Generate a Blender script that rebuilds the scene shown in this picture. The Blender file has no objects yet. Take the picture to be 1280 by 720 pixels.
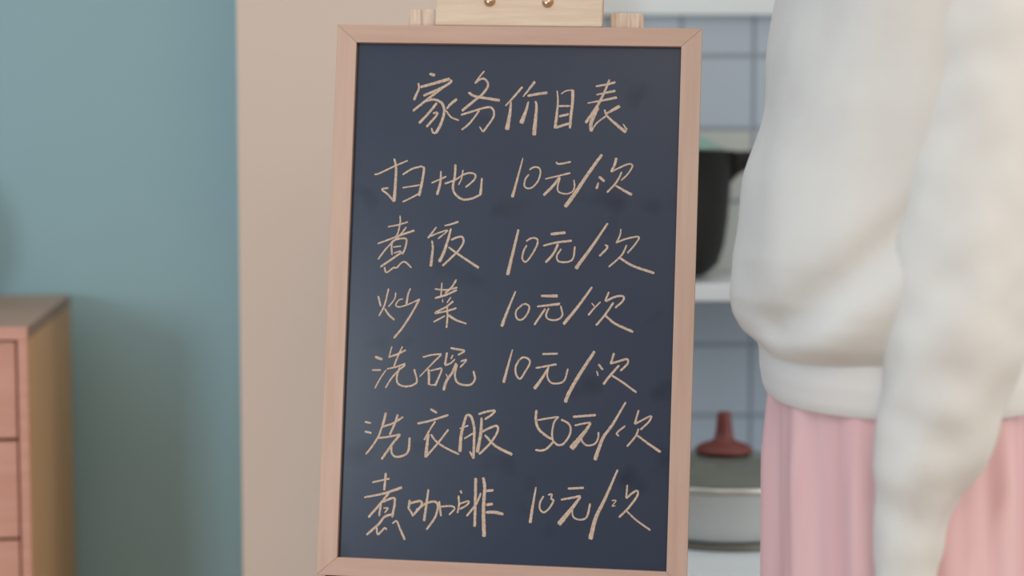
import bpy, bmesh, math, random
from mathutils import Vector, Matrix, noise

# ------------------------------------------------------------------ camera, world, light
SC = bpy.context.scene
COL = SC.collection
SC.view_settings.view_transform = 'Standard'
SC.view_settings.look = 'None'
SC.view_settings.gamma = 1.0
SC.view_settings.use_curve_mapping = False
SC.view_settings.exposure = 0.0
FPX = 2200.0
CAM_H = 1.18
PITCH = math.atan(167 / FPX)
cam_data = bpy.data.cameras.new('camera')
cam_data.sensor_width = 36.0
cam_data.lens = FPX / 1280 * 36.0
cam_data.clip_start = 0.05
cam = bpy.data.objects.new('camera', cam_data)
COL.objects.link(cam)
cam.location = (0, 0, CAM_H)
cam.rotation_euler = (math.pi / 2 - PITCH, 0, 0)
cam_data.dof.use_dof = True
cam_data.dof.focus_distance = 1.67
cam_data.dof.aperture_fstop = 2.2
SC.camera = cam

world = bpy.data.worlds.new('world')
SC.world = world
world.use_nodes = True
# the rest of the room around the camera as the sky dome: dim floor, brighter upper walls, cool window side at the left, warm side at the right
def build_world():
    nt = world.node_tree; N = nt.nodes; L = nt.links
    bg = N['Background']; bg.inputs['Strength'].default_value = WORLD_STRENGTH
    tc = N.new('ShaderNodeTexCoord'); sp = N.new('ShaderNodeSeparateXYZ'); L.new(tc.outputs['Generated'], sp.inputs[0])
    def ramp(out, lo, hi, stops):
        mr = N.new('ShaderNodeMapRange'); mr.inputs['From Min'].default_value = lo; mr.inputs['From Max'].default_value = hi
        L.new(out, mr.inputs['Value'])
        r = N.new('ShaderNodeValToRGB')
        while len(r.color_ramp.elements) < len(stops): r.color_ramp.elements.new(0.5)
        for e, (p, c) in zip(r.color_ramp.elements, stops): e.position = p; e.color = c + (1,)
        L.new(mr.outputs['Result'], r.inputs['Fac'])
        return r.outputs['Color']
    zc = ramp(sp.outputs['Z'], -0.4, 0.6, ((0.0, (0.45, 0.45, 0.45)), (0.42, (0.20, 0.20, 0.20)), (0.70, (0.95, 0.95, 0.95)), (1.0, (1.0, 1.0, 1.0))))
    xc = ramp(sp.outputs['X'], -0.45, 0.35, ((0.0, (0.84, 0.98, 1.12)), (0.5, (1.0, 0.96, 0.92)), (1.0, (1.05, 0.96, 0.88))))
    m = N.new('ShaderNodeMix'); m.data_type = 'RGBA'; m.blend_type = 'MULTIPLY'; m.inputs[0].default_value = 1.0
    L.new(zc, m.inputs[6]); L.new(xc, m.inputs[7]); L.new(m.outputs[2], bg.inputs['Color'])
WORLD_STRENGTH = 1.08
build_world()

def area(name, loc, target, size, size_y, power, color):
    l = bpy.data.lights.new(name, 'AREA')
    l.shape = 'RECTANGLE'
    l.size = size; l.size_y = size_y
    l.energy = power; l.color = color
    o = bpy.data.objects.new(name, l)
    COL.objects.link(o)
    o.location = loc
    o.rotation_euler = (Vector(target) - Vector(loc)).to_track_quat('-Z', 'Y').to_euler()
    return o
# daylight from a window behind and left of the camera, a warm ceiling light, an unseen fill added to brighten the kitchen tiles
area('window_daylight', (-0.99, 0.10, 1.155), (-0.25, 2.3, 0.98), 0.26, 0.34, 12, (0.82, 0.93, 1.0))
area('ceiling_light', (0.35, -0.4, 2.35), (-0.1, 2.3, 0.9), 0.9, 0.9, 9, (1.0, 0.83, 0.60))
area('kitchen_fill_light', (1.75, 0.95, 1.25), (0.35, 2.4, 0.95), 0.7, 0.9, 11, (0.86, 0.95, 1.0))

# ------------------------------------------------------------------ helpers
def at(px, py, Y):
    """a point of the room at distance Y, seen in the photo at (px, py)"""
    c, s = math.cos(PITCH), math.sin(PITCH)
    d = Vector((0, c, -s)) + Vector((1, 0, 0)) * ((px - 640) / FPX) + Vector((0, s, c)) * ((360 - py) / FPX)
    return Vector((0, 0, CAM_H)) + d * (Y / d.y)

def lin(c):
    return tuple(((v / 255) / 12.92 if v / 255 <= 0.04045 else ((v / 255 + 0.055) / 1.055) ** 2.4) for v in c) + (1,)

def material(name, rgb, rough=0.6, rgb2=None, nscale=8.0, stretch=(1, 1, 1), bump=0.0, bscale=60.0, metal=0.0, spec=0.5, detail=4.0):
    m = bpy.data.materials.new(name)
    m.use_nodes = True
    nt = m.node_tree; N = nt.nodes; L = nt.links
    b = N['Principled BSDF']
    b.inputs['Base Color'].default_value = lin(rgb)
    b.inputs['Roughness'].default_value = rough
    b.inputs['Metallic'].default_value = metal
    b.inputs['Specular IOR Level'].default_value = spec
    tc = N.new('ShaderNodeTexCoord')
    mp = N.new('ShaderNodeMapping'); mp.inputs['Scale'].default_value = stretch
    L.new(tc.outputs['Object'], mp.inputs['Vector'])
    if rgb2 is not None:
        n = N.new('ShaderNodeTexNoise'); n.inputs['Scale'].default_value = nscale; n.inputs['Detail'].default_value = detail
        L.new(mp.outputs['Vector'], n.inputs['Vector'])
        r = N.new('ShaderNodeValToRGB')
        r.color_ramp.elements[0].position = 0.32; r.color_ramp.elements[1].position = 0.68
        r.color_ramp.elements[0].color = lin(rgb); r.color_ramp.elements[1].color = lin(rgb2)
        L.new(n.outputs['Fac'], r.inputs['Fac'])
        L.new(r.outputs['Color'], b.inputs['Base Color'])
    if bump > 0:
        n2 = N.new('ShaderNodeTexNoise'); n2.inputs['Scale'].default_value = bscale; n2.inputs['Detail'].default_value = 3
        L.new(mp.outputs['Vector'], n2.inputs['Vector'])
        bp = N.new('ShaderNodeBump'); bp.inputs['Strength'].default_value = bump; bp.inputs['Distance'].default_value = 0.002
        L.new(n2.outputs['Fac'], bp.inputs['Height'])
        L.new(bp.outputs['Normal'], b.inputs['Normal'])
    return m

class MB:
    """collects faces; build() links them as one mesh object"""
    def __init__(self): self.v = []; self.f = []
    def add(self, vs, fs):
        k = len(self.v); self.v += [Vector(p) for p in vs]; self.f += [[i + k for i in f] for f in fs]; return self
    def box(self, lo, hi, M=None):
        x0, y0, z0 = lo; x1, y1, z1 = hi
        vs = [Vector(p) for p in ((x0,y0,z0),(x1,y0,z0),(x1,y1,z0),(x0,y1,z0),(x0,y0,z1),(x1,y0,z1),(x1,y1,z1),(x0,y1,z1))]
        if M is not None: vs = [M @ p for p in vs]
        return self.add(vs, [(0,3,2,1),(4,5,6,7),(0,1,5,4),(1,2,6,5),(2,3,7,6),(3,0,4,7)])
    def hexa(self, bottom, top):
        return self.add(list(bottom) + list(top), [(0,3,2,1),(4,5,6,7),(0,1,5,4),(1,2,6,5),(2,3,7,6),(3,0,4,7)])
    def rings(self, R, cap0=True, cap1=True):
        n = len(R[0]); vs = [p for r in R for p in r]; fs = []
        for i in range(len(R) - 1):
            for j in range(n):
                a, b = i * n + j, i * n + (j + 1) % n
                fs.append((a, b, b + n, a + n))
        if cap0: fs.append(tuple(reversed(range(n))))
        if cap1: fs.append(tuple((len(R) - 1) * n + j for j in range(n)))
        return self.add(vs, fs)
    def lathe(self, prof, c=(0, 0, 0), n=48, cap0=True, cap1=True):
        R = [[Vector((c[0] + r * math.cos(2*math.pi*j/n), c[1] + r * math.sin(2*math.pi*j/n), c[2] + z)) for j in range(n)] for r, z in prof]
        return self.rings(R, cap0, cap1)
    def tube(self, pts, rad, n=16, ecc=1.0, cap=True):
        pts = [Vector(p) for p in pts]; R = []
        side = None
        for i, p in enumerate(pts):
            d = (pts[min(i+1, len(pts)-1)] - pts[max(i-1, 0)]).normalized()
            if side is None:
                side = d.orthogonal().normalized() if abs(d.x) > 0.9 else (Vector((1,0,0)) - d * d.x).normalized()
            side = (side - d * side.dot(d)).normalized(); o = d.cross(side)
            r = rad[i] if isinstance(rad, (list, tuple)) else rad
            R.append([p + side * r * math.cos(2*math.pi*j/n) + o * r * ecc * math.sin(2*math.pi*j/n) for j in range(n)])
        return self.rings(R, cap, cap)
    def build(self, name, m, parent=None, smooth=False, bevel=0.0, bseg=2, subsurf=0):
        me = bpy.data.meshes.new(name)
        me.from_pydata([tuple(p) for p in self.v], [], self.f); me.update()
        bmm = bmesh.new(); bmm.from_mesh(me); bmesh.ops.recalc_face_normals(bmm, faces=bmm.faces); bmm.to_mesh(me); bmm.free()
        if smooth:
            for p in me.polygons: p.use_smooth = True
        o = bpy.data.objects.new(name, me); COL.objects.link(o)
        if m: me.materials.append(m)
        if parent: o.parent = parent
        if bevel > 0:
            b = o.modifiers.new('bevel', 'BEVEL'); b.width = bevel; b.segments = bseg; b.limit_method = 'ANGLE'; b.angle_limit = math.radians(35)
        if subsurf:
            s = o.modifiers.new('subdivision', 'SUBSURF'); s.levels = subsurf; s.render_levels = subsurf
        return o

def thing(name, label, cat, loc=(0, 0, 0), rz=0.0, group=None):
    o = bpy.data.objects.new(name, None); COL.objects.link(o)
    o.location = loc; o.rotation_euler = (0, 0, rz); o.empty_display_size = 0.05
    o['label'] = label; o['category'] = cat
    if group: o['group'] = group
    return o
def tag(o, label, cat, group=None):
    o['label'] = label; o['category'] = cat
    if group: o['group'] = group
    return o
def structure(o):
    o['kind'] = 'structure'; return o

# ------------------------------------------------------------------ materials
M_teal = material('teal_paint', (146, 177, 184), 0.75, (149, 180, 186), 3, bump=0.05, bscale=120)
M_pink = material('blush_paint', (198, 180, 166), 0.8, (201, 183, 169), 2, bump=0.04, bscale=120)
M_floor = material('floor_planks', (176, 150, 122), 0.5, (158, 130, 102), 6, (0.4, 6, 1))
M_white = material('white_paint', (214, 220, 222), 0.5, (210, 217, 220), 4)
M_frame = material('pale_birch', (186, 154, 137), 0.55, (178, 143, 125), 9, (1, 14, 14))
M_frame_v = material('pale_birch_upright', (188, 158, 140), 0.55, (180, 147, 129), 9, (14, 14, 1))
M_pine = material('pine', (212, 190, 168), 0.55, (202, 177, 153), 10, (1.2, 16, 26))
M_pine_v = material('pine_upright', (216, 194, 174), 0.55, (180, 152, 130), 10, (36, 16, 1))
M_brass = material('brass', (205, 170, 140), 0.28, metal=1.0)
M_chest = material('reddish_wood', (196, 145, 128), 0.5, (188, 135, 116), 7, (1.2, 8, 12))
M_chest_light_tint = material('reddish_wood_light_tint', (222, 178, 128), 0.5, (210, 166, 116), 7, (9, 9, 1.2))  # same reddish wood; the side's ochre cast of light is put into its colour
M_chest_top_sheen = material('reddish_wood_top_sheen', (164, 134, 112), 0.5, (154, 124, 104), 7, (1.2, 8, 12))  # same wood, greyed to paint in the wall's grazing reflection on the top
M_black = material('black_enamel', (14, 13, 12), 0.6, (18, 16, 15), 12, spec=0.25)
M_mint = material('mint_lid', (116, 152, 142), 0.5)
M_cream_metal = material('white_enamel', (188, 192, 190), 0.35, (184, 188, 186), 6)
M_steel = material('steel_rim', (200, 200, 190), 0.3, metal=0.9)
M_darkbase = material('dark_steel', (112, 110, 100), 0.5, metal=0.4)
M_knob = material('reddish_brown_knob', (106, 46, 40), 0.5)
M_knit = material('white_knit', (205, 200, 194), 0.95, (208, 204, 198), 30, bump=0.2, bscale=260, spec=0.15)
M_rib = material('white_rib', (218, 214, 210), 0.95, (213, 209, 205), 60, (60, 60, 1), bump=0.3, bscale=300, spec=0.15)
M_pants = material('pink_cloth', (216, 178, 178), 0.9, (208, 166, 168), 5, (9, 9, 0.6), bump=0.15, bscale=200, spec=0.15)
M_skin = material('skin', (224, 182, 160), 0.55, (216, 170, 148), 12)
M_hair = material('dark_hair', (38, 30, 28), 0.5, (54, 42, 36), 30, (20, 20, 2))
M_eye = material('eye', (236, 234, 230), 0.2)
M_shoe = material('grey_slipper', (190, 184, 182), 0.8, (180, 174, 172), 20)

# glass of the pot's lid
M_glass = bpy.data.materials.new('smoky_glass'); M_glass.use_nodes = True
_b = M_glass.node_tree.nodes['Principled BSDF']
_b.inputs['Base Color'].default_value = lin((176, 182, 172)); _b.inputs['Roughness'].default_value = 0.06
_b.inputs['Transmission Weight'].default_value = 0.75; _b.inputs['IOR'].default_value = 1.15

# square wall tiles with dark grout, a pale band of two courses behind the shelf
TILE = 90.0 / FPX * 2.44
TX0 = at(941, 200, 2.44).x
TZ0 = at(900, 70, 2.44).z
def tile_material():
    m = bpy.data.materials.new('square_wall_tiles'); m.use_nodes = True
    nt = m.node_tree; N = nt.nodes; L = nt.links; b = N['Principled BSDF']
    tc = N.new('ShaderNodeTexCoord'); sp = N.new('ShaderNodeSeparateXYZ'); L.new(tc.outputs['Object'], sp.inputs[0])
    def mth(op, a, b_=None, c=None):
        n = N.new('ShaderNodeMath'); n.operation = op
        for i, v in enumerate((a, b_, c)):
            if v is None: continue
            if isinstance(v, (int, float)): n.inputs[i].default_value = v
            else: L.new(v, n.inputs[i])
        return n.outputs[0]
    u = mth('DIVIDE', mth('SUBTRACT', sp.outputs['X'], TX0), TILE)
    v = mth('DIVIDE', mth('SUBTRACT', sp.outputs['Z'], TZ0), TILE)
    def line(t):
        f = mth('ABSOLUTE', mth('SUBTRACT', mth('FRACT', mth('ADD', t, 0.5)), 0.5))
        return mth('LESS_THAN', f, 0.030)
    g = mth('MAXIMUM', line(u), line(v))
    band = mth('MULTIPLY', mth('LESS_THAN', v, -1.03), mth('GREATER_THAN', v, -3.03))
    n = N.new('ShaderNodeTexNoise'); n.inputs['Scale'].default_value = 7
    L.new(tc.outputs['Object'], n.inputs['Vector'])
    def mix(f, a, b_):
        x = N.new('ShaderNodeMix'); x.data_type = 'RGBA'
        L.new(f, x.inputs['Factor'])
        for s, val in ((6, a), (7, b_)):
            if isinstance(val, tuple): x.inputs[s].default_value = val
            else: L.new(val, x.inputs[s])
        return x.outputs[2]
    c = mix(n.outputs['Fac'], lin((168, 180, 192)), lin((174, 186, 197)))
    c = mix(band, c, lin((184, 188, 183)))
    c = mix(g, c, lin((132, 142, 154)))
    L.new(c, b.inputs['Base Color'])
    b.inputs['Roughness'].default_value = 0.3
    bp = N.new('ShaderNodeBump'); bp.inputs['Strength'].default_value = 0.4; bp.inputs['Distance'].default_value = 0.002
    L.new(mth('SUBTRACT', 1.0, g), bp.inputs['Height']); L.new(bp.outputs['Normal'], b.inputs['Normal'])
    return m
M_tile = tile_material()

# blackboard: matte dark slate with wiped chalk dust and greasy patches
def board_material():
    m = bpy.data.materials.new('blackboard_slate'); m.use_nodes = True
    nt = m.node_tree; N = nt.nodes; L = nt.links; b = N['Principled BSDF']
    tc = N.new('ShaderNodeTexCoord')
    n = N.new('ShaderNodeTexNoise'); n.inputs['Scale'].default_value = 5; n.inputs['Detail'].default_value = 5
    L.new(tc.outputs['Object'], n.inputs['Vector'])
    r = N.new('ShaderNodeValToRGB')
    r.color_ramp.elements[0].position = 0.3; r.color_ramp.elements[1].position = 0.72
    r.color_ramp.elements[0].color = lin((40, 48, 66)); r.color_ramp.elements[1].color = lin((48, 55, 70))
    L.new(n.outputs['Fac'], r.inputs['Fac'])
    n2 = N.new('ShaderNodeTexNoise'); n2.inputs['Scale'].default_value = 16; n2.inputs['Detail'].default_value = 2
    L.new(tc.outputs['Object'], n2.inputs['Vector'])
    r2 = N.new('ShaderNodeValToRGB')
    r2.color_ramp.elements[0].position = 0.28; r2.color_ramp.elements[1].position = 0.40
    r2.color_ramp.elements[0].color = (0.55, 0.55, 0.62, 1); r2.color_ramp.elements[1].color = (1, 1, 1, 1)
    L.new(n2.outputs['Fac'], r2.inputs['Fac'])
    x = N.new('ShaderNodeMix'); x.data_type = 'RGBA'; x.blend_type = 'MULTIPLY'; x.inputs[0].default_value = 1.0
    L.new(r.outputs['Color'], x.inputs[6]); L.new(r2.outputs['Color'], x.inputs[7])
    L.new(x.outputs[2], b.inputs['Base Color'])
    b.inputs['Roughness'].default_value = 0.30
    b.inputs['Specular IOR Level'].default_value = 0.34
    return m
M_board = board_material()
M_chalk = material('cream_chalk', (202, 177, 157), 0.95, (170, 149, 134), 420, spec=0.1, detail=2)

# chalk strokes on the board: [start width, end width, x, z, x, z, ...] in tenths of a millimetre from the board's centre
CHALK = {
  'T0': [[30,30,-848,2186,-792,2171], [20,28,-952,2095,-945,2042,-967,1988,-990,1927], [28,33,-931,2055,-801,2093,-647,2139], [28,25,-642,2129,-636,2110,-717,2055,-899,1972], [25,25,-717,2050,-797,1986,-877,1922,-996,1823], [25,30,-877,1922,-795,1937,-726,1910,-695,1857,-697,1779,-728,1682,-766,1609], [22,17,-769,1609,-794,1618,-810,1661], [26,26,-765,1904,-849,1796,-933,1703], [23,23,-800,1802,-762,1812,-765,1783,-859,1670], [30,22,-572,1946,-629,1897,-670,1848], [18,18,-675,1833,-624,1771,-545,1738], [17,20,-315,2221,-361,2162,-403,2099], [20,30,-403,2099,-356,2138,-312,2144,-279,2105,-281,2062,-331,1993,-407,1929,-520,1831], [25,30,-463,2011,-408,1978,-311,1960,-156,1938], [22,22,-528,1792,-403,1833,-308,1863,-240,1869,-210,1826,-222,1759,-309,1632], [18,13,-309,1632,-345,1684], [20,20,-350,1843,-401,1765,-457,1697,-518,1647], [25,17,57,2072,-40,1955,-101,1886], [22,45,-49,1926,-55,1819,-79,1655], [30,15,175,2127,120,2049,65,1976], [25,30,108,1986,199,2005,299,2020], [18,48,119,1933,98,1841,54,1720], [22,43,186,1939,198,1872,183,1607], [13,33,391,2043,402,1943,396,1827,382,1678], [15,15,429,2010,476,2040,542,2051], [33,25,542,2051,542,1926,531,1801,525,1680], [22,22,413,1893,519,1896], [25,25,416,1794,511,1818], [26,26,391,1683,467,1713,543,1732], [20,25,759,2088,865,2109,946,2131], [17,25,768,2008,849,2027,948,2049], [15,28,685,1926,822,1954,964,1985], [22,31,888,2157,848,2046,795,1930,731,1823,672,1736], [35,35,786,1891,751,1804,724,1727,731,1655], [17,17,736,1670,781,1738,865,1806], [20,38,864,1826,930,1865,995,1904], [17,35,849,1868,875,1807,972,1722,1060,1652], [23,12,1069,1676,1029,1733]],
  'R1': [[18,18,-1349,1200,-1305,1211,-1171,1277,-1027,1343], [22,35,-1162,1359,-1141,1268,-1141,1123,-1147,944], [20,20,-1147,939,-1210,1010,-1270,1057,-1207,1073], [20,20,-1075,1203,-985,1261,-884,1290], [23,30,-879,1287,-868,1254,-887,1109,-908,1002], [17,17,-1071,1078,-989,1092,-902,1108], [18,18,-1066,941,-985,981,-899,1031], [18,18,-791,1130,-719,1162,-648,1196], [18,30,-703,1248,-704,1142,-733,1016], [20,20,-664,1125,-564,1164,-479,1219,-412,1234,-368,1216,-380,1168,-460,1094], [25,22,-564,1313,-567,1202,-581,1086,-549,1020,-480,978,-394,989,-308,1030], [30,18,-313,1027,-310,1073,-304,1189], [15,15,-490,1262,-502,1175,-529,1116]],
  'P1': [[13,31,84,1389,55,1263,21,1119,-7,1008], [18,18,150,1275,193,1303,241,1296,257,1248,235,1171,189,1113,142,1097,107,1120,115,1188,147,1232], [20,20,402,1357,431,1338,545,1360], [15,20,302,1192,406,1218,544,1254], [28,28,444,1214,380,1126,292,1033], [17,17,445,1204,424,1118,439,1070,507,1053,564,1073,586,1121,579,1188], [30,41,838,1437,711,1248,602,1074,501,928], [28,28,816,1226,870,1180], [17,28,813,1169,796,1107], [30,22,977,1407,960,1339,929,1272], [18,18,929,1272,994,1307,1097,1352,1131,1328,1081,1246,1026,1193], [18,23,1033,1274,979,1168,897,1075], [20,30,975,1144,1048,1103,1134,1057]],
  'R2': [[15,18,-1085,810,-1081,738,-1099,641,-1122,602], [17,17,-1198,698,-1102,718,-1005,749], [17,22,-1294,532,-1194,571,-1069,622,-939,669], [18,18,-1018,701,-1069,632,-1135,563,-1210,484,-1284,381], [20,20,-1157,504,-1149,428], [20,20,-1157,504,-1145,563,-1058,589,-1014,580,-1021,508,-1047,435], [15,15,-1142,503,-1065,516], [17,17,-1131,447,-1063,468], [22,22,-1048,459,-1148,389,-1257,309], [18,18,-1218,310,-1197,258,-1125,308,-1101,304,-1049,358,-1011,359,-955,308], [17,23,-727,708,-769,649,-806,598], [17,17,-806,605,-720,645,-620,676,-709,593], [17,31,-766,577,-756,495,-769,327], [17,23,-650,721,-578,740,-516,763], [22,35,-586,697,-612,585,-646,469,-689,372], [22,22,-583,586,-525,612,-477,618,-461,570,-502,492,-567,423,-656,335], [20,26,-604,518,-540,472,-431,403,-303,325]],
  'P2': [[23,37,64,703,24,510,-27,264], [19,19,142,591,188,622,242,617,248,564,194,455,142,394,109,429,121,501,149,555], [29,29,372,665,515,684], [19,25,304,553,429,586,577,608], [25,25,447,575,408,484,333,393], [19,19,478,528,439,461,458,408,542,404,594,441,608,555], [21,37,913,783,775,565,621,341], [21,21,893,577,917,551,843,466], [14,21,1040,732,1032,667,999,594], [19,19,999,600,1092,638,1210,659,1177,587,1108,502], [19,19,1100,579,1050,477,935,367], [23,27,1033,459,1159,385,1367,319]],
  'R3': [[20,20,-1268,30,-1240,-70], [18,18,-1169,105,-1204,-55,-1254,-162], [20,20,-1203,-88,-1157,-150,-1102,-196], [15,15,-1099,68,-1109,5,-1165,-71], [15,15,-1027,8,-1065,-3,-1095,-52,-1063,-70,-977,-44,-862,12], [17,23,-958,111,-980,48,-991,-44], [22,22,-867,12,-935,-124,-1017,-260,-1101,-370], [18,18,-721,112,-614,106,-504,133], [17,17,-655,176,-658,104,-660,37], [20,20,-516,209,-557,136,-623,72], [22,22,-718,24,-612,58,-508,109], [13,13,-645,19,-641,-15], [15,15,-563,40,-600,-18], [20,20,-538,2,-608,-57,-712,-117,-597,-95,-507,-65], [20,20,-599,-38,-591,-143,-596,-257], [18,18,-615,-143,-724,-204], [28,17,-586,-133,-508,-178,-405,-212]],
  'P3': [[17,33,56,113,-8,-55,-67,-228], [19,19,130,-8,68,-74,75,-144,119,-159,166,-114,193,-39,162,-7,125,-14], [22,33,299,74,460,78], [19,28,265,-28,356,-15,484,4], [22,22,346,-45,244,-203], [19,19,378,-39,354,-109,382,-146,457,-149,509,-104,490,-14], [22,33,784,173,656,-15,522,-189], [13,13,783,21,811,-10], [15,22,868,34,811,-26,755,-97], [20,20,945,132,910,41], [22,22,916,41,1005,86,1079,93,1080,51,1008,-20], [22,22,991,32,914,-87,832,-191], [22,28,914,-92,1013,-169,1185,-242]],
  'R4': [[28,28,-1278,-554,-1205,-578], [20,20,-1303,-683,-1215,-679], [15,15,-1117,-450,-1130,-503,-1142,-557], [20,20,-1147,-554,-1066,-525,-980,-480], [18,18,-1015,-447,-1055,-539,-1091,-641], [15,15,-1167,-677,-1222,-765,-1269,-857], [18,18,-1158,-667,-1071,-645,-980,-609], [18,18,-980,-623,-1050,-683,-1115,-761,-1165,-849], [20,20,-1032,-644,-1058,-731,-1046,-802,-977,-828,-900,-812,-863,-772,-894,-659], [18,18,-815,-543,-727,-519,-636,-507], [20,13,-636,-512,-715,-595,-840,-731], [25,25,-756,-654,-749,-721,-746,-806], [17,23,-741,-673,-665,-651,-628,-650,-652,-727,-688,-814], [15,15,-736,-806,-688,-804], [22,22,-551,-447,-479,-459,-416,-471,-477,-512], [23,23,-583,-491,-598,-611], [17,17,-525,-513,-543,-552], [18,18,-598,-616,-541,-590,-504,-551], [22,30,-493,-588,-528,-685,-579,-763,-604,-854], [13,13,-586,-696,-565,-734], [18,18,-451,-573,-393,-557,-453,-630], [22,22,-483,-598,-499,-703,-477,-769,-419,-795,-342,-788,-306,-735,-323,-659]],
  'P4': [[15,32,45,-443,9,-589,-30,-761], [20,20,115,-532,80,-608,88,-682,127,-719,173,-648,213,-572,201,-529,147,-515,110,-543], [22,22,330,-477,478,-469], [19,22,270,-612,364,-593,470,-569], [20,35,396,-598,335,-706,264,-810], [19,19,391,-609,383,-683,422,-746,497,-749,550,-715,578,-608], [30,37,827,-435,687,-663,596,-836,562,-928], [22,22,865,-556,909,-608], [15,15,851,-620,866,-668], [24,24,1010,-445,982,-552], [22,22,981,-547,1055,-523,1134,-500,1141,-542,1074,-613], [22,26,1062,-560,985,-653,918,-745], [22,22,995,-658,1104,-723,1233,-812]],
  'R5': [[21,21,-1354,-1179,-1293,-1189], [21,21,-1351,-1271,-1284,-1284], [27,27,-1152,-1083,-1167,-1155,-1183,-1221], [21,21,-1183,-1215,-1216,-1312,-1273,-1409,-1333,-1489], [21,21,-1183,-1221,-1076,-1181,-983,-1119], [23,23,-1036,-1097,-1063,-1187,-1108,-1296], [21,21,-1227,-1330,-1119,-1314,-1005,-1286], [25,25,-1005,-1286,-1069,-1366,-1126,-1451,-1178,-1531], [21,25,-1086,-1390,-1083,-1462,-1040,-1502,-956,-1481,-921,-1432,-914,-1312], [23,23,-724,-1034,-659,-1071], [23,23,-844,-1177,-715,-1145,-548,-1085], [19,19,-672,-1149,-723,-1234,-774,-1331], [27,35,-734,-1270,-743,-1366,-753,-1497], [21,21,-543,-1222,-635,-1350,-750,-1491], [21,21,-710,-1275,-659,-1339,-561,-1400,-433,-1455], [25,35,-374,-1079,-401,-1175,-421,-1294,-426,-1431], [17,17,-436,-1212,-353,-1179], [27,27,-374,-1079,-332,-1090,-298,-1195,-294,-1325,-294,-1491], [19,19,-294,-1491,-332,-1422], [19,19,-390,-1305,-302,-1249], [23,23,-261,-1069,-190,-1043,-106,-1028,-129,-1065,-199,-1115], [27,37,-230,-1098,-231,-1228,-245,-1335,-260,-1431], [23,23,-219,-1234,-137,-1189,-77,-1175,-75,-1234,-143,-1344,-242,-1448], [23,29,-194,-1262,-83,-1365,75,-1439]],
  'P5': [[26,26,293,-1009,288,-1100,317,-1184,384,-1245,449,-1280], [19,19,304,-1104,400,-1085,501,-1065], [20,20,506,-1065,465,-1115,447,-1221,460,-1306], [22,22,460,-1306,398,-1372,346,-1390,292,-1386], [22,22,460,-1295,504,-1331,557,-1318,608,-1247,622,-1173,593,-1121,528,-1091], [24,24,639,-1061,857,-1037], [19,19,658,-1142,742,-1121,811,-1108], [24,56,811,-1113,756,-1200,633,-1363], [19,19,724,-1222,732,-1285,781,-1326,855,-1307,885,-1248,885,-1195], [20,39,1134,-905,1019,-1116,927,-1257,859,-1461], [19,19,1136,-1128,1058,-1199,1080,-1225], [19,24,1258,-975,1225,-1109], [20,20,1225,-1109,1303,-1064,1376,-1029,1356,-1083,1279,-1160], [20,20,1263,-1150,1234,-1225,1157,-1323], [20,28,1249,-1213,1352,-1284,1475,-1363]],
  'R6': [[25,25,-1131,-1658,-1142,-1825], [19,19,-1260,-1753,-1092,-1710], [19,29,-1333,-1898,-1171,-1862,-1088,-1835,-969,-1789], [25,25,-1088,-1835,-1168,-1945,-1284,-2086], [23,23,-1168,-1957,-1182,-2070], [25,25,-1151,-1933,-1049,-1893,-1036,-1940,-1055,-2077], [17,17,-1142,-1992,-1094,-1990], [17,17,-1094,-1990,-1129,-2038], [25,25,-1056,-2047,-1127,-2074,-1185,-2148,-1296,-2253], [21,21,-1202,-2172,-1187,-2243,-1123,-2181,-1105,-2198], [19,25,-1052,-2136,-1011,-2111,-979,-2175,-926,-2285], [23,23,-892,-1904,-901,-1994], [25,25,-897,-1940,-795,-1912,-773,-1941,-805,-1990,-862,-2057], [21,21,-899,-1988,-876,-2016,-857,-2051], [21,29,-715,-1797,-729,-1927,-747,-2100], [23,23,-828,-2002,-735,-1934,-651,-1912,-619,-1958,-646,-2066,-720,-2178], [21,21,-609,-1905,-586,-2046], [19,19,-601,-1958,-494,-1947,-457,-1970,-509,-2031], [21,21,-426,-1844,-417,-1927,-429,-2010], [21,21,-408,-1796,-395,-1825], [19,19,-423,-1927,-328,-1893,-339,-1929,-409,-1974], [23,23,-211,-1812,-255,-1920,-341,-2036], [29,29,-266,-1672,-263,-1873,-260,-2133], [31,39,-195,-1664,-177,-1763,-182,-1964,-167,-2223], [27,27,-164,-1792,-93,-1781], [27,27,-160,-1922,-94,-1911], [31,31,-157,-1993,-74,-1989,10,-2004]],
  'P6': [[17,33,311,-1735,291,-1879,265,-2076], [20,20,385,-1817,352,-1887,357,-1945,395,-1970,442,-1931,482,-1856,457,-1841,464,-1798,427,-1805], [22,22,612,-1739,765,-1725], [22,22,551,-1845,657,-1822,736,-1803], [24,51,736,-1808,660,-1917,537,-2080], [17,22,660,-1928,673,-2001,737,-2025,800,-1996,828,-1868], [20,45,1078,-1541,975,-1799,885,-2003,839,-2205], [13,13,1029,-1834,1071,-1832,1035,-1886,1067,-1879], [19,19,1172,-1680,1165,-1807], [22,22,1165,-1807,1227,-1752,1269,-1734,1265,-1787,1189,-1895,1102,-1989], [17,20,1174,-1928,1266,-2008,1401,-2097]],
}

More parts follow.
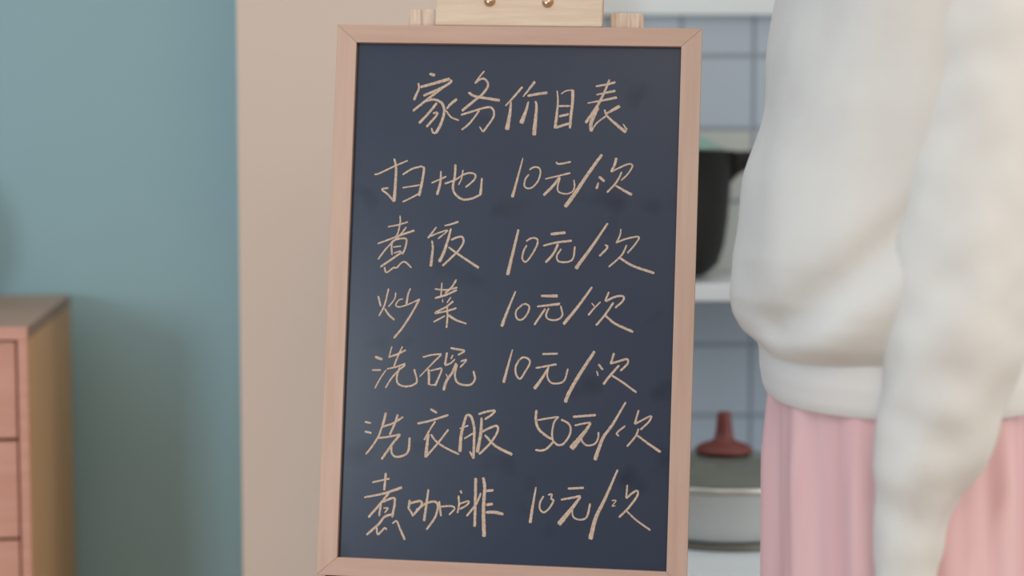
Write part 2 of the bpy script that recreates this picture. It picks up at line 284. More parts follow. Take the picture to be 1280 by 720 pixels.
# ------------------------------------------------------------------ the room
structure(MB().box((-2.6, -1.6, -0.05), (2.6, 3.0, 0.0)).build('floor', M_floor))
WALL_TEAL_Y = 2.64
structure(MB().box((-2.6, WALL_TEAL_Y, 0), (-0.30, 2.76, 2.6)).build('wall_left', M_teal))
structure(MB().box((at(299, 360, 2.2).x, 2.2, 0), (0.06, 2.76, 2.6)).build('wall_middle', M_pink, bevel=0.002))
TILE_TOP = at(900, 20, 2.44).z
structure(MB().box((0.06, 2.44, 0), (2.6, 2.54, TILE_TOP)).build('wall_right', M_tile))
structure(MB().box((0.06, 2.425, TILE_TOP), (2.6, 2.54, 2.6)).build('trim_1', M_white, bevel=0.002))
structure(MB().box((-2.6, WALL_TEAL_Y - 0.014, 0), (-0.34, WALL_TEAL_Y, 0.08)).build('baseboard_left', M_white, bevel=0.003))
structure(MB().box((-0.34, 2.186, 0), (0.06, 2.2, 0.08)).build('baseboard_middle', M_white, bevel=0.003))

# ------------------------------------------------------------------ chalkboard on its easel
BR = Matrix(((0.99394952, 0.10476794, 0.03298524), (-0.10809728, 0.98629758, 0.12462767), (-0.01947628, -0.12743923, 0.99165514)))
BT = Vector((-0.00243333, 1.67025621, 1.03901468))
BM = BR.to_4x4(); BM.translation = BT          # board frame: x right, y back, z up the board
OW, OH, IW, IH = 0.1755, 0.2645, 0.15615, 0.24715

board = thing('chalkboard', 'pale wood-framed dark chalkboard with handwritten chalk price list, held on the easel', 'chalkboard')
board.matrix_world = BM
def rail(p, q, r, s, m):
    """one mitred frame rail: outer edge p-q, inner edge s-r, in board x/z"""
    y0, y1 = -0.006, 0.012
    b = MB()
    b.hexa([(p[0], y0, p[1]), (q[0], y0, q[1]), (r[0], y0, r[1]), (s[0], y0, s[1])],
           [(p[0], y1, p[1]), (q[0], y1, q[1]), (r[0], y1, r[1]), (s[0], y1, s[1])])
    return b.build('frame_rail', m, board, bevel=0.0005)
rail((-OW, OH), (OW, OH), (IW, IH), (-IW, IH), M_frame)
rail((-OW, -OH), (OW, -OH), (IW, -IH), (-IW, -IH), M_frame)
rail((-OW, -OH), (-OW, OH), (-IW, IH), (-IW, -IH), M_frame_v)
rail((OW, -OH), (OW, OH), (IW, IH), (IW, -IH), M_frame_v)
panel = MB().box((-IW - 0.006, 0, -IH - 0.006), (IW + 0.006, 0.008, IH + 0.006)).build('writing_panel', M_board, board)
panel['label'] = 'dark slate writing surface'

def catmull(P, step):
    if len(P) == 2: P = [P[0], (P[0] + P[1]) / 2, P[1]]
    Q = [P[0] * 2 - P[1]] + P + [P[-1] * 2 - P[-2]]
    out = []
    for i in range(1, len(Q) - 2):
        a, b, c, d = Q[i-1], Q[i], Q[i+1], Q[i+2]
        n = max(2, int((c - b).length / step))
        for k in range(n):
            t = k / n
            out.append(0.5 * ((2*b) + (c - a)*t + (2*a - 5*b + 4*c - d)*t*t + (3*b - a - 3*c + d)*t**3))
    out.append(P[-1])
    return out
def chalk_stroke(mb, s, rnd):
    w0, w1 = s[0] * 1.08e-4, s[1] * 1.08e-4
    P = [Vector((s[i] * 1e-4, s[i+1] * 1e-4)) for i in range(2, len(s), 2)]
    C = catmull(P, 0.0011)
    n = len(C); R = []
    h = 0.00035 + rnd.random() * 0.0001
    for i, p in enumerate(C):
        d = (C[min(i+1, n-1)] - C[max(i-1, 0)])
        if d.length < 1e-7: d = Vector((1, 0))
        d.normalize(); o = Vector((-d.y, d.x))
        w = (w0 + (w1 - w0) * i / (n - 1)) / 2
        if i == 0 or i == n - 1: w *= 0.72
        wl = w * (1 + rnd.uniform(-0.10, 0.10)); wr = w * (1 + rnd.uniform(-0.10, 0.10))
        a, b_ = p + o * wl, p - o * wr
        a2, b2 = p + o * wl * 0.7, p - o * wr * 0.7
        R.append([Vector((a.x, 0.0002, a.y)), Vector((a2.x, -h, a2.y)), Vector((b2.x, -h, b2.y)), Vector((b_.x, 0.0002, b_.y))])
    mb.rings(R)
rnd = random.Random(4)
CH_LABEL = {'T0': 'heading written in chalk', 'R1': 'sweeping entry in chalk', 'R2': 'rice cooking entry in chalk', 'R3': 'stir-frying entry in chalk',
            'R4': 'dish washing entry in chalk', 'R5': 'laundry entry in chalk', 'R6': 'coffee entry in chalk'}
for key, strokes in CHALK.items():
    mb = MB()
    for s in strokes: chalk_stroke(mb, s, rnd)
    o = mb.build('chalk_price' if key[0] == 'P' else ('chalk_heading' if key[0] == 'T' else 'chalk_entry'), M_chalk, panel)
    o['label'] = CH_LABEL.get(key) or ('fifty yuan price in chalk' if key == 'P5' else 'ten yuan price in chalk')

# easel: two front legs leaning back with the board, a hinged back leg, bottom ledge, sliding top clamp
easel = thing('easel', 'pale pine A-frame easel with brass-studded top clamp holding the chalkboard', 'easel', (BT.x, BT.y - 0.1, 0))
EI = Matrix.Translation(-Vector(easel.location))
def bp(x, y, z): return EI @ (BM @ Vector((x, y, z)))
def front_leg(xt0, xt1, zt, sgn, m):
    y0, y1 = 0.014, 0.036
    slope = 0.085 * sgn
    b = MB()
    top = [(xt0, y0), (xt1, y0), (xt1, y1), (xt0, y1)]
    T = [bp(x, y, zt) for x, y in top]
    B = []
    for x, y in top:
        zb = -1.3
        for _ in range(30):
            w = bp(x + slope * (zt - zb), y, zb)
            zb -= w.z / 0.99
        B.append(bp(x + slope * (zt - zb), y, zb))
    b.hexa(B, T)
    return b.build('leg', m, easel, bevel=0.002)
front_leg(-0.1085, -0.0795, 0.2845, -1, M_pine_v)
front_leg(0.0865, 0.1185, 0.2830, 1, M_pine_v)
# back leg
bk_t = bp(0.004, 0.05, 0.25); bk_b = Vector((bk_t.x + 0.0, bk_t.y + 0.22, 0.0))
b = MB(); hw, ht = 0.014, 0.010
b.hexa([bk_b + Vector((-hw, -ht, 0)), bk_b + Vector((hw, -ht, 0)), bk_b + Vector((hw, ht, 0)), bk_b + Vector((-hw, ht, 0))],
       [bk_t + Vector((-hw, -ht, 0)), bk_t + Vector((hw, -ht, 0)), bk_t + Vector((hw, ht, 0)), bk_t + Vector((-hw, ht, 0))])
b.build('back_leg', M_pine_v, easel, bevel=0.002)
def bbox_board(mb, lo, hi):
    x0, y0, z0 = lo; x1, y1, z1 = hi
    return mb.hexa([bp(x0,y0,z0), bp(x1,y0,z0), bp(x1,y1,z0), bp(x0,y1,z0)], [bp(x0,y0,z1), bp(x1,y0,z1), bp(x1,y1,z1), bp(x0,y1,z1)])
bbox_board(MB(), (-0.12, 0.014, 0.205), (0.13, 0.050, 0.240)).build('crossbar', M_pine, easel, bevel=0.002)
bbox_board(MB(), (-0.22, 0.036, -0.62), (0.22, 0.050, -0.585)).build('crossbar', M_pine, easel, bevel=0.002)
bbox_board(MB(), (-0.170, -0.024, -0.286), (0.170, 0.014, -0.2655)).build('ledge', M_frame, easel, bevel=0.002)
clamp = bbox_board(MB(), (-0.0803, -0.004, OH + 0.0006), (0.0806, 0.014, OH + 0.062)).build('top_clamp', M_pine, easel, bevel=0.0015)
for x, z in ((-0.0283, 0.2893), (0.0276, 0.2888)):
    b = MB(); n = 20; R = []
    for k in range(7):
        a = k / 6 * math.pi / 2
        R.append([bp(x + 0.0056 * math.cos(a) * math.cos(2*math.pi*j/n), -0.004 - 0.0042 * math.sin(a), z + 0.0056 * math.cos(a) * math.sin(2*math.pi*j/n)) for j in range(n)])
    b.rings(R).build('brass_stud', M_brass, clamp, smooth=True)['label'] = 'domed brass stud'

# ------------------------------------------------------------------ chest of drawers at the left
C1 = at(35, 408, 2.1)
lo_, hi_ = 2.15, 3.4
for _ in range(50):
    mid_ = (lo_ + hi_) / 2
    if at(88, 368, mid_).z > C1.z: lo_ = mid_
    else: hi_ = mid_
C2 = at(88, 368, lo_)
dv = Vector((C2.x - C1.x, C2.y - C1.y, 0)); DEP = dv.length
RZ = math.atan2(-dv.x, dv.y)
CHW, CHH = 0.80, C1.z
chest = thing('chest_of_drawers', 'reddish wooden chest of drawers standing against the teal wall', 'chest of drawers', (C1.x, C1.y, 0), RZ)
RIM = 0.0125
b = MB()
b.box((-CHW, 0, 0), (-CHW + RIM, DEP, CHH - 0.016)); b.box((-RIM, 0, 0), (0, DEP, CHH - 0.016))
b.box((-CHW + RIM, DEP - 0.008, 0.02), (-RIM, DEP, CHH - 0.016)); b.box((-CHW + RIM, 0.004, 0), (-RIM, DEP - 0.008, 0.02))
b.build('carcass', M_chest_light_tint, chest, bevel=0.0012)
MB().box((-CHW, 0, CHH - 0.016), (0, DEP, CHH)).build('top_board', M_chest_top_sheen, chest, bevel=0.0015)
fr = MB()
fr.box((-CHW + 0.0005, -0.004, 0), (-CHW + RIM, 0.001, CHH - 0.016)); fr.box((-RIM, -0.004, 0), (-0.0005, 0.001, CHH - 0.016)); fr.box((-CHW + 0.0005, -0.004, CHH - 0.016), (-0.0005, 0.001, CHH - 0.0006))
fr.build('front_frame', M_chest, chest, bevel=0.001)
pz = CHH - 0.016 - 0.002
PITCHZ = 127 / FPX * 2.1
k = 0
while pz - 0.06 > 0.03:
    h = min(PITCHZ, pz - 0.022)
    d = MB()
    d.box((-CHW + RIM + 0.003, 0.002, pz - h + 0.004), (-RIM - 0.003, 0.020, pz))
    d.box((-CHW + RIM + 0.012, 0.020, pz - h + 0.010), (-RIM - 0.012, DEP - 0.03, pz - 0.012))
    o = d.build('drawer', M_chest, chest, bevel=0.0012)
    MB().lathe([(0.006, 0), (0.006, 0.010), (0.013, 0.014), (0.014, 0.019), (0.010, 0.024)], n=24).build('knob', M_chest_light_tint, o, smooth=True)
    kn = o.children[0]; kn.location = (-CHW / 2, 0.002, pz - h / 2); kn.rotation_euler = (math.pi / 2, 0, 0)
    pz -= h; k += 1

# vase on the chest, out of view, added to cast a wall shadow
vp = chest.matrix_basis @ Vector((-0.236, 0.26, CHH))
shadow_vase = MB().lathe([(0.0, 0.0), (0.035, 0.0), (0.045, 0.006), (0.066, 0.035), (0.074, 0.07), (0.066, 0.11), (0.044, 0.142), (0.030, 0.158), (0.034, 0.172),
                   (0.030, 0.172), (0.026, 0.158), (0.040, 0.140), (0.062, 0.108), (0.070, 0.07), (0.06, 0.035), (0.0, 0.01)], n=48, cap0=False, cap1=False)
shadow_vase = shadow_vase.build('shadow_vase', material('green_glaze', (104, 122, 104), 0.4, (92, 112, 96), 8), smooth=True)
shadow_vase.location = vp; shadow_vase.scale = (1.1, 1.1, 1.2)
tag(shadow_vase, 'round green ceramic vase added out of view on the wooden chest to cast a wall shadow', 'shadow_vase')

# ------------------------------------------------------------------ kitchen
WT = at(905, 693, 2.0).z                  # worktop height
worktop = MB().box((0.12, 1.90, WT - 0.032), (1.75, 2.439, WT)).build('worktop', M_white, bevel=0.003)
tag(worktop, 'white kitchen worktop under the tiled wall carrying the white pot', 'worktop')
bc = thing('base_cabinet', 'white base cabinet with two doors standing under the worktop', 'cabinet', (0.9, 2.17, 0))
bb = MB()
bb.box((-0.75, -0.23, 0.08), (0.75, 0.262, WT - 0.033)); bb.box((-0.73, -0.19, 0.0), (0.73, 0.25, 0.08))
bb.build('body', M_white, bc, bevel=0.002)
for x0, x1, hx in ((-0.745, -0.002, -0.05), (0.002, 0.745, 0.05)):
    d = MB().box((x0, -0.25, 0.085), (x1, -0.231, WT - 0.04)).build('door', M_white, bc, bevel=0.003)
    MB().tube([(hx, -0.25, WT - 0.20), (hx, -0.275, WT - 0.195), (hx, -0.275, WT - 0.095), (hx, -0.25, WT - 0.09)], 0.005, 10).build('handle', M_steel, d, smooth=True)

# shelf with the black pot
SZ = at(900, 356, 2.2).z
shelf = thing('wall_shelf', 'white shelf on the tiled wall under the black pot', 'shelf', (0.6, 2.32, SZ))
MB().box((-0.53, -0.12, -0.021), (0.60, 0.119, 0)).build('shelf_board', M_white, shelf, bevel=0.002)
for x in (-0.40, 0.45):
    q = MB(); q.box((x - 0.012, 0.112, -0.15), (x + 0.012, 0.119, -0.021)); q.box((x - 0.012, -0.09, -0.027), (x + 0.012, 0.112, -0.021))
    q.add([(x - 0.004, 0.112, -0.145), (x + 0.004, 0.112, -0.145), (x - 0.004, -0.085, -0.027), (x + 0.004, -0.085, -0.027), (x - 0.004, 0.112, -0.027), (x + 0.004, 0.112, -0.027)],
          [(0, 2, 4), (1, 5, 3), (0, 1, 3, 2), (2, 3, 5, 4), (0, 4, 5, 1)])
    q.build('bracket', M_white, shelf)
PX, PY = at(914, 230, 2.325).x - 0.118, 2.325
pot_h = at(900, 188, PY).z - SZ
pot = thing('saucepan', 'tall black saucepan with a side handle standing on the wall shelf', 'pot', (PX, PY, SZ))
H_ = pot_h
MB().lathe([(0.0, 0.002), (0.062, 0.002), (0.086, 0.006), (0.101, 0.020), (0.109, 0.045), (0.113, 0.075), (0.116, 0.115), (0.118, H_ - 0.004), (0.121, H_ - 0.002), (0.121, H_),
            (0.116, H_), (0.112, 0.115), (0.109, 0.075), (0.104, 0.045), (0.094, 0.022), (0.0, 0.010)], n=64, cap0=False, cap1=False).build('pan_body', M_black, pot, smooth=True)
# handle that flares where it joins the wall of the pan
hb = MB(); R = []
for i in range(13):
    t = i / 12
    x = 0.112 + 0.165 * t
    dz = 0.012 + 0.036 * math.exp(-t * 7) + 0.004 * t
    ww = 0.013 + 0.012 * math.exp(-t * 8) + 0.004 * math.sin(t * math.pi)
    top = H_ - 0.001 + 0.006 * t * t
    R.append([Vector((x, ww * math.cos(a), top - dz / 2 + dz / 2 * math.sin(a))) for a in [2*math.pi*j/16 for j in range(16)]])
hb.rings(R).build('handle', M_black, pot, smooth=True)
lid = MB().lathe([(0.108, H_ + 0.0015), (0.108, H_ + 0.004), (0.097, H_ + 0.008), (0.085, H_ + 0.016), (0.06, H_ + 0.024), (0.02, H_ + 0.028), (0.012, H_ + 0.030), (0.012, H_ + 0.040), (0.020, H_ + 0.046), (0.016, H_ + 0.054), (0, H_ + 0.055)], n=56, cap0=True, cap1=False)
lid.build('lid', M_mint, pot, smooth=True)['label'] = 'mint green lid'

# white pot with glass lid on the worktop
QX, QY = at(905, 560, 2.12).x, 2.12
RR = at(905, 617, 2.005).z - WT
wp = thing('stockpot', 'low white pot with glass lid and reddish-brown knob on the worktop', 'pot', (QX, QY, WT))
MB().lathe([(0.0, 0.0), (0.109, 0.0), (0.111, 0.002), (0.110, 0.009), (0.0, 0.009)], n=72, cap0=False, cap1=False).build('base_ring', M_darkbase, wp, smooth=False)
MB().lathe([(0.0, 0.0092), (0.106, 0.0092), (0.113, 0.016), (0.115, 0.030), (0.115, RR - 0.004), (0.116, RR - 0.002), (0.112, RR - 0.002), (0.111, 0.03), (0.104, 0.018), (0.0, 0.014)], n=72, cap0=False, cap1=False).build('pot_body', M_cream_metal, wp, smooth=True)
dome = []
for i in range(9):
    a = i / 8
    dome.append((0.111 * math.cos(a * math.pi / 2) + 0.002 * (1 - a), RR + 0.002 + 0.026 * math.sin(a * math.pi / 2)))
inner = [(max(r - 0.003, 0.0), z - 0.003) for r, z in dome][::-1]
lid2 = MB().lathe(dome + inner, n=72, cap0=False, cap1=False).build('glass_lid', M_glass, wp, smooth=True)
MB().lathe([(0.108, RR - 0.0015), (0.1175, RR - 0.0015), (0.1185, RR + 0.001), (0.1175, RR + 0.0045), (0.111, RR + 0.005)], n=72, cap0=False, cap1=False).build('lid_rim', M_steel, lid2, smooth=True)
kz = RR + 0.0275
MB().lathe([(0.0, kz), (0.031, kz), (0.0355, kz + 0.003), (0.0350, kz + 0.006), (0.028, kz + 0.011), (0.017, kz + 0.0145), (0.0118, kz + 0.018), (0.0100, kz + 0.030), (0.0085, kz + 0.047), (0.0075, kz + 0.0505), (0.0, kz + 0.051)], n=40, cap0=False, cap1=False).build('lid_knob', M_knob, lid2, smooth=True)['label'] = 'reddish-brown lid knob'

# ------------------------------------------------------------------ person standing side-on at the right
PYC = 1.55
pxc = at(1115, 300, PYC).x
def ring(L, Rr, z, b_, n=96, sq=2.4, cx=None):
    cxx = (L + Rr) / 2; a = (Rr - L) / 2; out = []
    for j in range(n):
        t = 2 * math.pi * j / n; c, s = math.cos(t), math.sin(t)
        out.append(Vector((cxx + a * math.copysign(abs(c) ** (2 / sq), c), PYC + b_ * math.copysign(abs(s) ** (2 / sq), s), z)))
    return out
def interp(tab, x):
    for i in range(len(tab) - 1):
        if tab[i][0] <= x <= tab[i+1][0]:
            t = (x - tab[i][0]) / (tab[i+1][0] - tab[i][0]); t2 = t * t * (3 - 2 * t) if len(tab) < 0 else t
            return [a + (b_ - a) * t2 for a, b_ in zip(tab[i][1:], tab[i+1][1:])]
    return list(tab[0][1:]) if x < tab[0][0] else list(tab[-1][1:])
SH = [(-200, 1072, 1186, 0.060), (-185, 1060, 1200, 0.075), (-165, 1035, 1228, 0.110), (-130, 1012, 1262, 0.150), (-60, 992, 1292, 0.172), (0, 980, 1300, 0.174),
      (100, 964, 1306, 0.172), (230, 935, 1310, 0.172), (320, 919, 1310, 0.174), (370, 919, 1308, 0.174), (395, 925, 1304, 0.172), (415, 936, 1298, 0.168), (428, 950, 1290, 0.160), (436, 957, 1284, 0.153)]
def fold(p, amp):
    """broad soft folds of the sweatshirt: diagonal drags from the armpit to the belly plus small crumples"""
    f = 0.55 * noise.noise(Vector((p.x * 9 + p.z * 7, p.y * 5, p.z * 5 - p.x * 6)))
    f += 0.35 * noise.noise(Vector((p.x * 22, p.y * 14, p.z * 13 + 4)))
    if amp > 0.01:
        a, c = FOLD_A, FOLD_C
        t = max(0.0, min(1.0, ((p.x - a.x) * (c.x - a.x) + (p.z - a.z) * (c.z - a.z)) / ((c.x - a.x) ** 2 + (c.z - a.z) ** 2)))
        q = Vector((a.x + (c.x - a.x) * t, 0, a.z + (c.z - a.z) * t))
        dd = Vector((p.x - q.x, 0, p.z - q.z)); sgn = 1 if dd.z < 0 else -1
        d = dd.length * sgn
        near = max(0.0, min(1.0, (PYC - p.y) / 0.08))
        f += near * (-0.75 * math.exp(-(d / 0.016) ** 2) + 0.5 * math.exp(-((d - 0.035) / 0.025) ** 2))
    return f * amp
FOLD_A, FOLD_C = at(1150, 270, 1.39), at(965, 410, 1.45)
def shirt_mesh(tab, py0, py1, step, amp):
    R = []
    k = int((py1 - py0) / step)
    for i in range(k + 1):
        py = py0 + (py1 - py0) * i / k
        L, Rr, b_ = interp(tab, py)
        z = at(1115, py, PYC).z
        r = ring(at(L, py, PYC).x, at(Rr, py, PYC).x, z, b_)
        c = Vector((sum(p.x for p in r) / len(r), PYC, z))
        out = []
        for p in r:
            d = (p - c).normalized()
            out.append(p + d * fold(p, amp))
        R.append(out)
    return R
def skin_body():
    """one continuous skinned figure: standing, facing left, arms hanging"""
    V = []; E = []; RAD = []
    def v(p, r): V.append(Vector(p)); RAD.append(r); return len(V) - 1
    def e(a, b_): E.append((a, b_))
    X = pxc
    pel = v((X, PYC, 0.93), (0.085, 0.12)); sp = v((X - 0.004, PYC, 1.06), (0.075, 0.10)); ch = v((X, PYC, 1.22), (0.085, 0.125)); uc = v((X + 0.01, PYC, 1.36), (0.07, 0.10))
    nk = v((X + 0.005, PYC, 1.45), (0.046, 0.048)); nk2 = v((X - 0.008, PYC, 1.50), (0.044, 0.046))
    hd = v((X - 0.018, PYC, 1.555), (0.066, 0.06)); hd2 = v((X - 0.012, PYC, 1.62), (0.084, 0.07)); hd3 = v((X - 0.004, PYC, 1.675), (0.064, 0.058))
    for a, b_ in ((pel, sp), (sp, ch), (ch, uc), (uc, nk), (nk, nk2), (nk2, hd), (hd, hd2), (hd2, hd3)): e(a, b_)
    for s in (-1, 1):
        hip = v((X, PYC + s * 0.085, 0.84), (0.082, 0.078)); kn_ = v((X - 0.008, PYC + s * 0.092, 0.50), (0.054, 0.052)); cf = v((X + 0.012, PYC + s * 0.094, 0.36), (0.05, 0.05))
        an = v((X + 0.015, PYC + s * 0.094, 0.085), (0.032, 0.034)); bl = v((X - 0.05, PYC + s * 0.10, 0.045), (0.030, 0.036)); to = v((X - 0.13, PYC + s * 0.104, 0.032), (0.018, 0.034))
        for a, b_ in ((pel, hip), (hip, kn_), (kn_, cf), (cf, an), (an, bl), (bl, to)): e(a, b_)
        A = arm_path(s)
        sh = v(A[0][0], (0.036, 0.036)); up = v(A[1][0], (0.036, 0.036)); el = v(A[2][0], (0.032, 0.032)); fa = v(A[3][0], (0.027, 0.027)); wr = v(A[4][0], (0.020, 0.023))
        for a, b_ in ((uc, sh), (sh, up), (up, el), (el, fa), (fa, wr)): e(a, b_)
        w = A[4][0]
        pm = v(w + Vector((-0.004, 0, -0.045)), (0.020, 0.017)); e(wr, pm)
        for k_, (dx, ln) in enumerate(((-0.030, 0.072), (-0.011, 0.082), (0.009, 0.076), (0.027, 0.060))):
            k0 = v(w + Vector((dx - 0.004, 0, -0.085)), (0.0098, 0.0098)); k1 = v(w + Vector((dx - 0.010, -s * 0.012, -0.085 - ln * 0.5)), (0.0085, 0.0085)); k2 = v(w + Vector((dx - 0.016, -s * 0.034, -0.085 - ln * 0.9)), (0.0070, 0.0070))
            e(pm, k0); e(k0, k1); e(k1, k2)
        t0 = v(w + Vector((-0.030, -s * 0.010, -0.040)), (0.0115, 0.0115)); t1 = v(w + Vector((-0.048, -s * 0.016, -0.075)), (0.0095, 0.0095)); t2 = v(w + Vector((-0.050, -s * 0.022, -0.104)), (0.0078, 0.0078))
        e(pm, t0); e(t0, t1); e(t1, t2)
    me = bpy.data.meshes.new('tmp'); me.from_pydata([tuple(p) for p in V], E, []); me.update()
    o = bpy.data.objects.new('tmp', me); COL.objects.link(o)
    o.modifiers.new('skin', 'SKIN')
    sv = me.skin_vertices[0].data
    for i, r in enumerate(RAD): sv[i].radius = r; sv[i].use_root = (i == 0)
    s_ = o.modifiers.new('sub', 'SUBSURF'); s_.levels = 2; s_.render_levels = 2
    dg = bpy.context.evaluated_depsgraph_get()
    out = bpy.data.meshes.new_from_object(o.evaluated_get(dg))
    bpy.data.objects.remove(o)
    return out
SLV = [(-150, 1176, 74), (-110, 1200, 88), (-60, 1218, 92), (0, 1228, 92), (100, 1226, 92), (200, 1218, 91), (300, 1207, 90), (380, 1199, 88), (430, 1192, 85), (480, 1184, 81), (520, 1176, 76), (560, 1164, 69), (600, 1151, 60), (650, 1140, 51), (700, 1131, 44), (735, 1128, 42), (790, 1126, 40), (815, 1125, 36)]
ARM_Y = 1.385
def smooth01(t):
    t = max(0.0, min(1.0, t)); return t * t * (3 - 2 * t)
def arm_pt(py, s):
    px, hw_ = interp(SLV, py)
    y = ARM_Y + smooth01((40 - py) / 190.0) * 0.045 + 0.040 * smooth01((460 - py) / 520.0)
    p = at(px, py, y)
    if s > 0: y = 2 * PYC - y
    return Vector((p.x, y, p.z)), hw_ / FPX * ARM_Y
def arm_path(s):
    return [arm_pt(py, s) for py in (-120, 120, 380, 600, 800)]
body_me = skin_body()
person = bpy.data.objects.new('person', body_me); COL.objects.link(person)
body_me.name = 'person'; body_me.materials.clear(); body_me.materials.append(M_skin)
for p in body_me.polygons: p.use_smooth = True
tag(person, 'person in white sweatshirt and pink trousers standing side-on, arm hanging down', 'person')

# face and hair, above the photo's upper edge
hx, hy, hz = pxc - 0.012, PYC, 1.60
nb = MB().tube([(hx - 0.082, hy, hz + 0.020), (hx - 0.092, hy, hz + 0.002), (hx - 0.100, hy, hz - 0.014), (hx - 0.088, hy, hz - 0.022)], [0.006, 0.009, 0.012, 0.007], 12).build('nose', M_skin, person, smooth=True)
MB().tube([(hx - 0.074, hy - 0.024, hz - 0.046), (hx - 0.084, hy - 0.010, hz - 0.044), (hx - 0.086, hy, hz - 0.045), (hx - 0.084, hy + 0.010, hz - 0.044), (hx - 0.074, hy + 0.024, hz - 0.046)], [0.002, 0.005, 0.006, 0.005, 0.002], 10).build('mouth', material('lips', (190, 110, 106), 0.5), person, smooth=True)
for s in (-1, 1):
    ev = MB().lathe([(0.012 * math.sin(math.pi * i / 8), -0.012 * math.cos(math.pi * i / 8)) for i in range(9)], n=16, cap0=False, cap1=False).build('eye', M_eye, person, smooth=True)
    ev.location = (hx - 0.060, hy + s * 0.029, hz + 0.012)
    ea = MB().tube([(hx + 0.014, hy + s * 0.066, hz + 0.018), (hx + 0.024, hy + s * 0.076, hz + 0.008), (hx + 0.020, hy + s * 0.074, hz - 0.012), (hx + 0.010, hy + s * 0.066, hz - 0.022)], [0.007, 0.010, 0.008, 0.005], 10).build('ear', M_skin, person, smooth=True)
hr = MB(); R = []
for i in range(15):
    t = i / 14; th = 0.02 + t * 1.95
    r = []
    for j in range(48):
        a = 2 * math.pi * j / 48
        face = max(0.0, -math.cos(a))
        thh = th * (1 - 0.42 * face ** 2)
        r.append(Vector((hx + 0.012 + 0.103 * math.sin(thh) * math.cos(a), hy + 0.088 * math.sin(thh) * math.sin(a), hz + 0.018 + 0.112 * math.cos(thh))))
    R.append(r)
hr.rings(R, True, False)
hr.tube([(hx + 0.09, hy, hz + 0.02), (hx + 0.125, hy, hz - 0.03), (hx + 0.125, hy, hz - 0.11), (hx + 0.112, hy, hz - 0.19)], [0.028, 0.036, 0.034, 0.008], 20)
hr.build('hair', M_hair, person, smooth=True)

# sweatshirt
sw = MB().rings(shirt_mesh(SH, -200, 436, 6, 0.016), False, False).build('sweatshirt', M_knit, person, smooth=True)
BAND = [(422, 948, 1290, 0.152), (440, 954, 1286, 0.155), (462, 955, 1284, 0.156), (485, 959, 1281, 0.154), (494, 963, 1278, 0.151)]
MB().rings(shirt_mesh(BAND, 422, 494, 4, 0.004), False, False).build('hem_band', M_rib, sw, smooth=True)
for s in (-1, 1):
    R = []; n = 40
    py = -150.0
    C = []
    while py <= 800: C.append((py,) + arm_pt(py, s)); py += 7.5
    for i, (py, c, r) in enumerate(C):
        d = (C[min(i+1, len(C)-1)][1] - C[max(i-1, 0)][1]).normalized()
        sx = (Vector((1, 0, 0)) - d * d.x).normalized(); sy = d.cross(sx)
        rr = []
        for j in range(n):
            a = 2 * math.pi * j / n
            p = c + sx * r * math.cos(a) + sy * r * 1.08 * math.sin(a)
            # elbow and forearm crumples
            w = math.exp(-((py - 560) / 130) ** 2) + 0.5 * math.exp(-((py - 745) / 40) ** 2) + 0.25
            f = -0.001 + 0.0055 * w * noise.noise(Vector((p.x * 14 + p.z * 16, p.y * 12 + s, p.z * 20 - p.x * 10))) + 0.004 * noise.noise(p * 30)
            rr.append(p + (p - c).normalized() * f)
        R.append(rr)
    MB().rings(R, False, False).build('sleeve', M_knit, sw, smooth=True)
    c0, c1 = arm_pt(788, s)[0], arm_pt(838, s)[0]
    c1 = c0 + (arm_pt(800, s)[0] - arm_pt(770, s)[0]).normalized() * 0.035
    MB().tube([c0 + (c1 - c0) * t for t in (-0.2, 0, 0.25, 0.5, 0.75, 1, 1.02)], [0.026, 0.030, 0.031, 0.031, 0.030, 0.029, 0.024], 28, cap=False).build('cuff', M_rib, sw, smooth=True)
MB().tube([(pxc + 0.008 + 0.047 * math.cos(a), PYC + 0.054 * math.sin(a), at(1115, -198, PYC).z + 0.008 * math.cos(a)) for a in [2*math.pi*j/32 for j in range(33)]], 0.010, 10).build('collar', M_rib, sw, smooth=True)

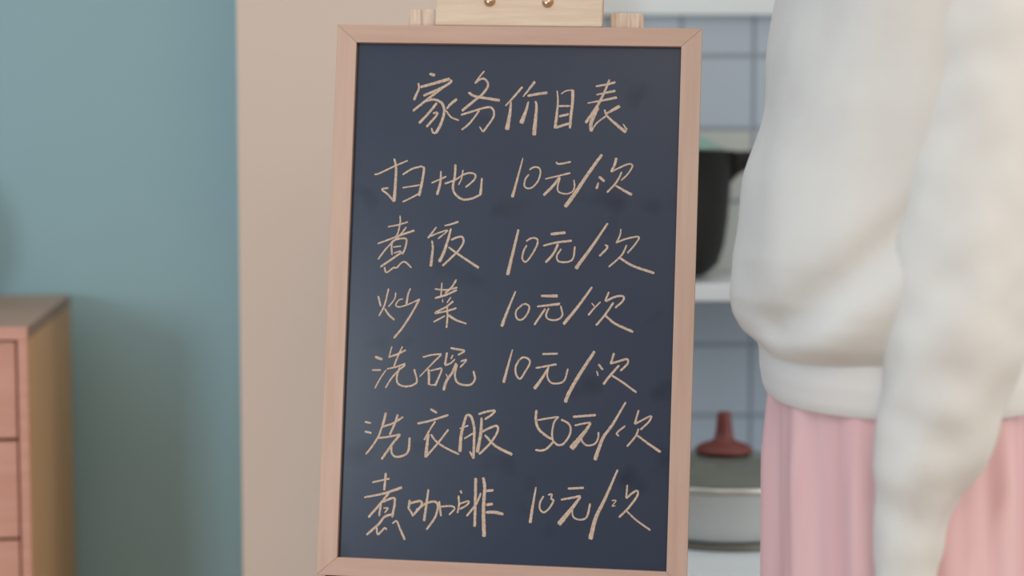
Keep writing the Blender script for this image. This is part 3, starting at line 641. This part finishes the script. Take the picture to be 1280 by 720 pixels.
# trousers: loose, with vertical folds
tr = MB(); R = []
zt, zc = at(1115, 425, PYC).z, 0.70
def pleat(a, z): return 0.0050 * math.sin(a * 11 + 0.8 * math.sin(z * 6)) + 0.0022 * math.sin(a * 23 + z * 5 + 1.3)
for i in range(26):
    t = i / 25; z = zt + (zc - zt) * t
    L = at(963, 500, PYC).x + 0.001 * t; Rr = at(1274, 500, PYC).x
    bb_ = 0.148 + 0.012 * t
    tp = 0.010 * smooth01((t - 0.8) / 0.2)
    r = ring(L + tp, Rr - tp, z, bb_ - tp, 144, 2.2); c = Vector(((L + Rr) / 2, PYC, z)); g = min(1.0, t * 3)
    R.append([p + (p - c).normalized() * (pleat(2*math.pi*j/144, z) * g - 0.004 * (1 - g)) for j, p in enumerate(r)])
tr.rings(R, False, False)
for s in (-1, 1):
    R = []
    for i in range(22):
        t = i / 21; z = 0.74 + (0.075 - 0.74) * t
        a_ = 0.104 + 0.004 * t; b_ = 0.081 + 0.010 * t; yy = PYC + s * (0.078 + 0.022 * t)
        cx_ = pxc + 0.001
        R.append([Vector((cx_ + (a_ + pleat(2*math.pi*j/96, z)) * math.cos(2*math.pi*j/96), yy + (b_ + pleat(2*math.pi*j/96, z) * 0.6) * math.sin(2*math.pi*j/96), z)) for j in range(96)])
    tr.rings(R, False, False)
trousers = tr.build('trousers', M_pants, person, smooth=True)
for s in (-1, 1):
    sh = MB(); R = []
    for i in range(14):
        t = i / 13
        x = pxc + 0.055 - 0.235 * t
        wd = 0.036 + 0.012 * math.sin(t * math.pi) - 0.004 * t; hgt = 0.075 - 0.028 * t
        if i in (0, 13): wd *= 0.55; hgt *= 0.7
        R.append([Vector((x, PYC + s * (0.095 + 0.010 * t) + wd * math.copysign(abs(math.cos(2*math.pi*j/24)) ** 0.7, math.cos(2*math.pi*j/24)), max(0.0, hgt / 2 + hgt / 2 * 1.15 * math.sin(2*math.pi*j/24)))) for j in range(24)])
    sh.rings(R).build('slipper', M_shoe, person, smooth=True)
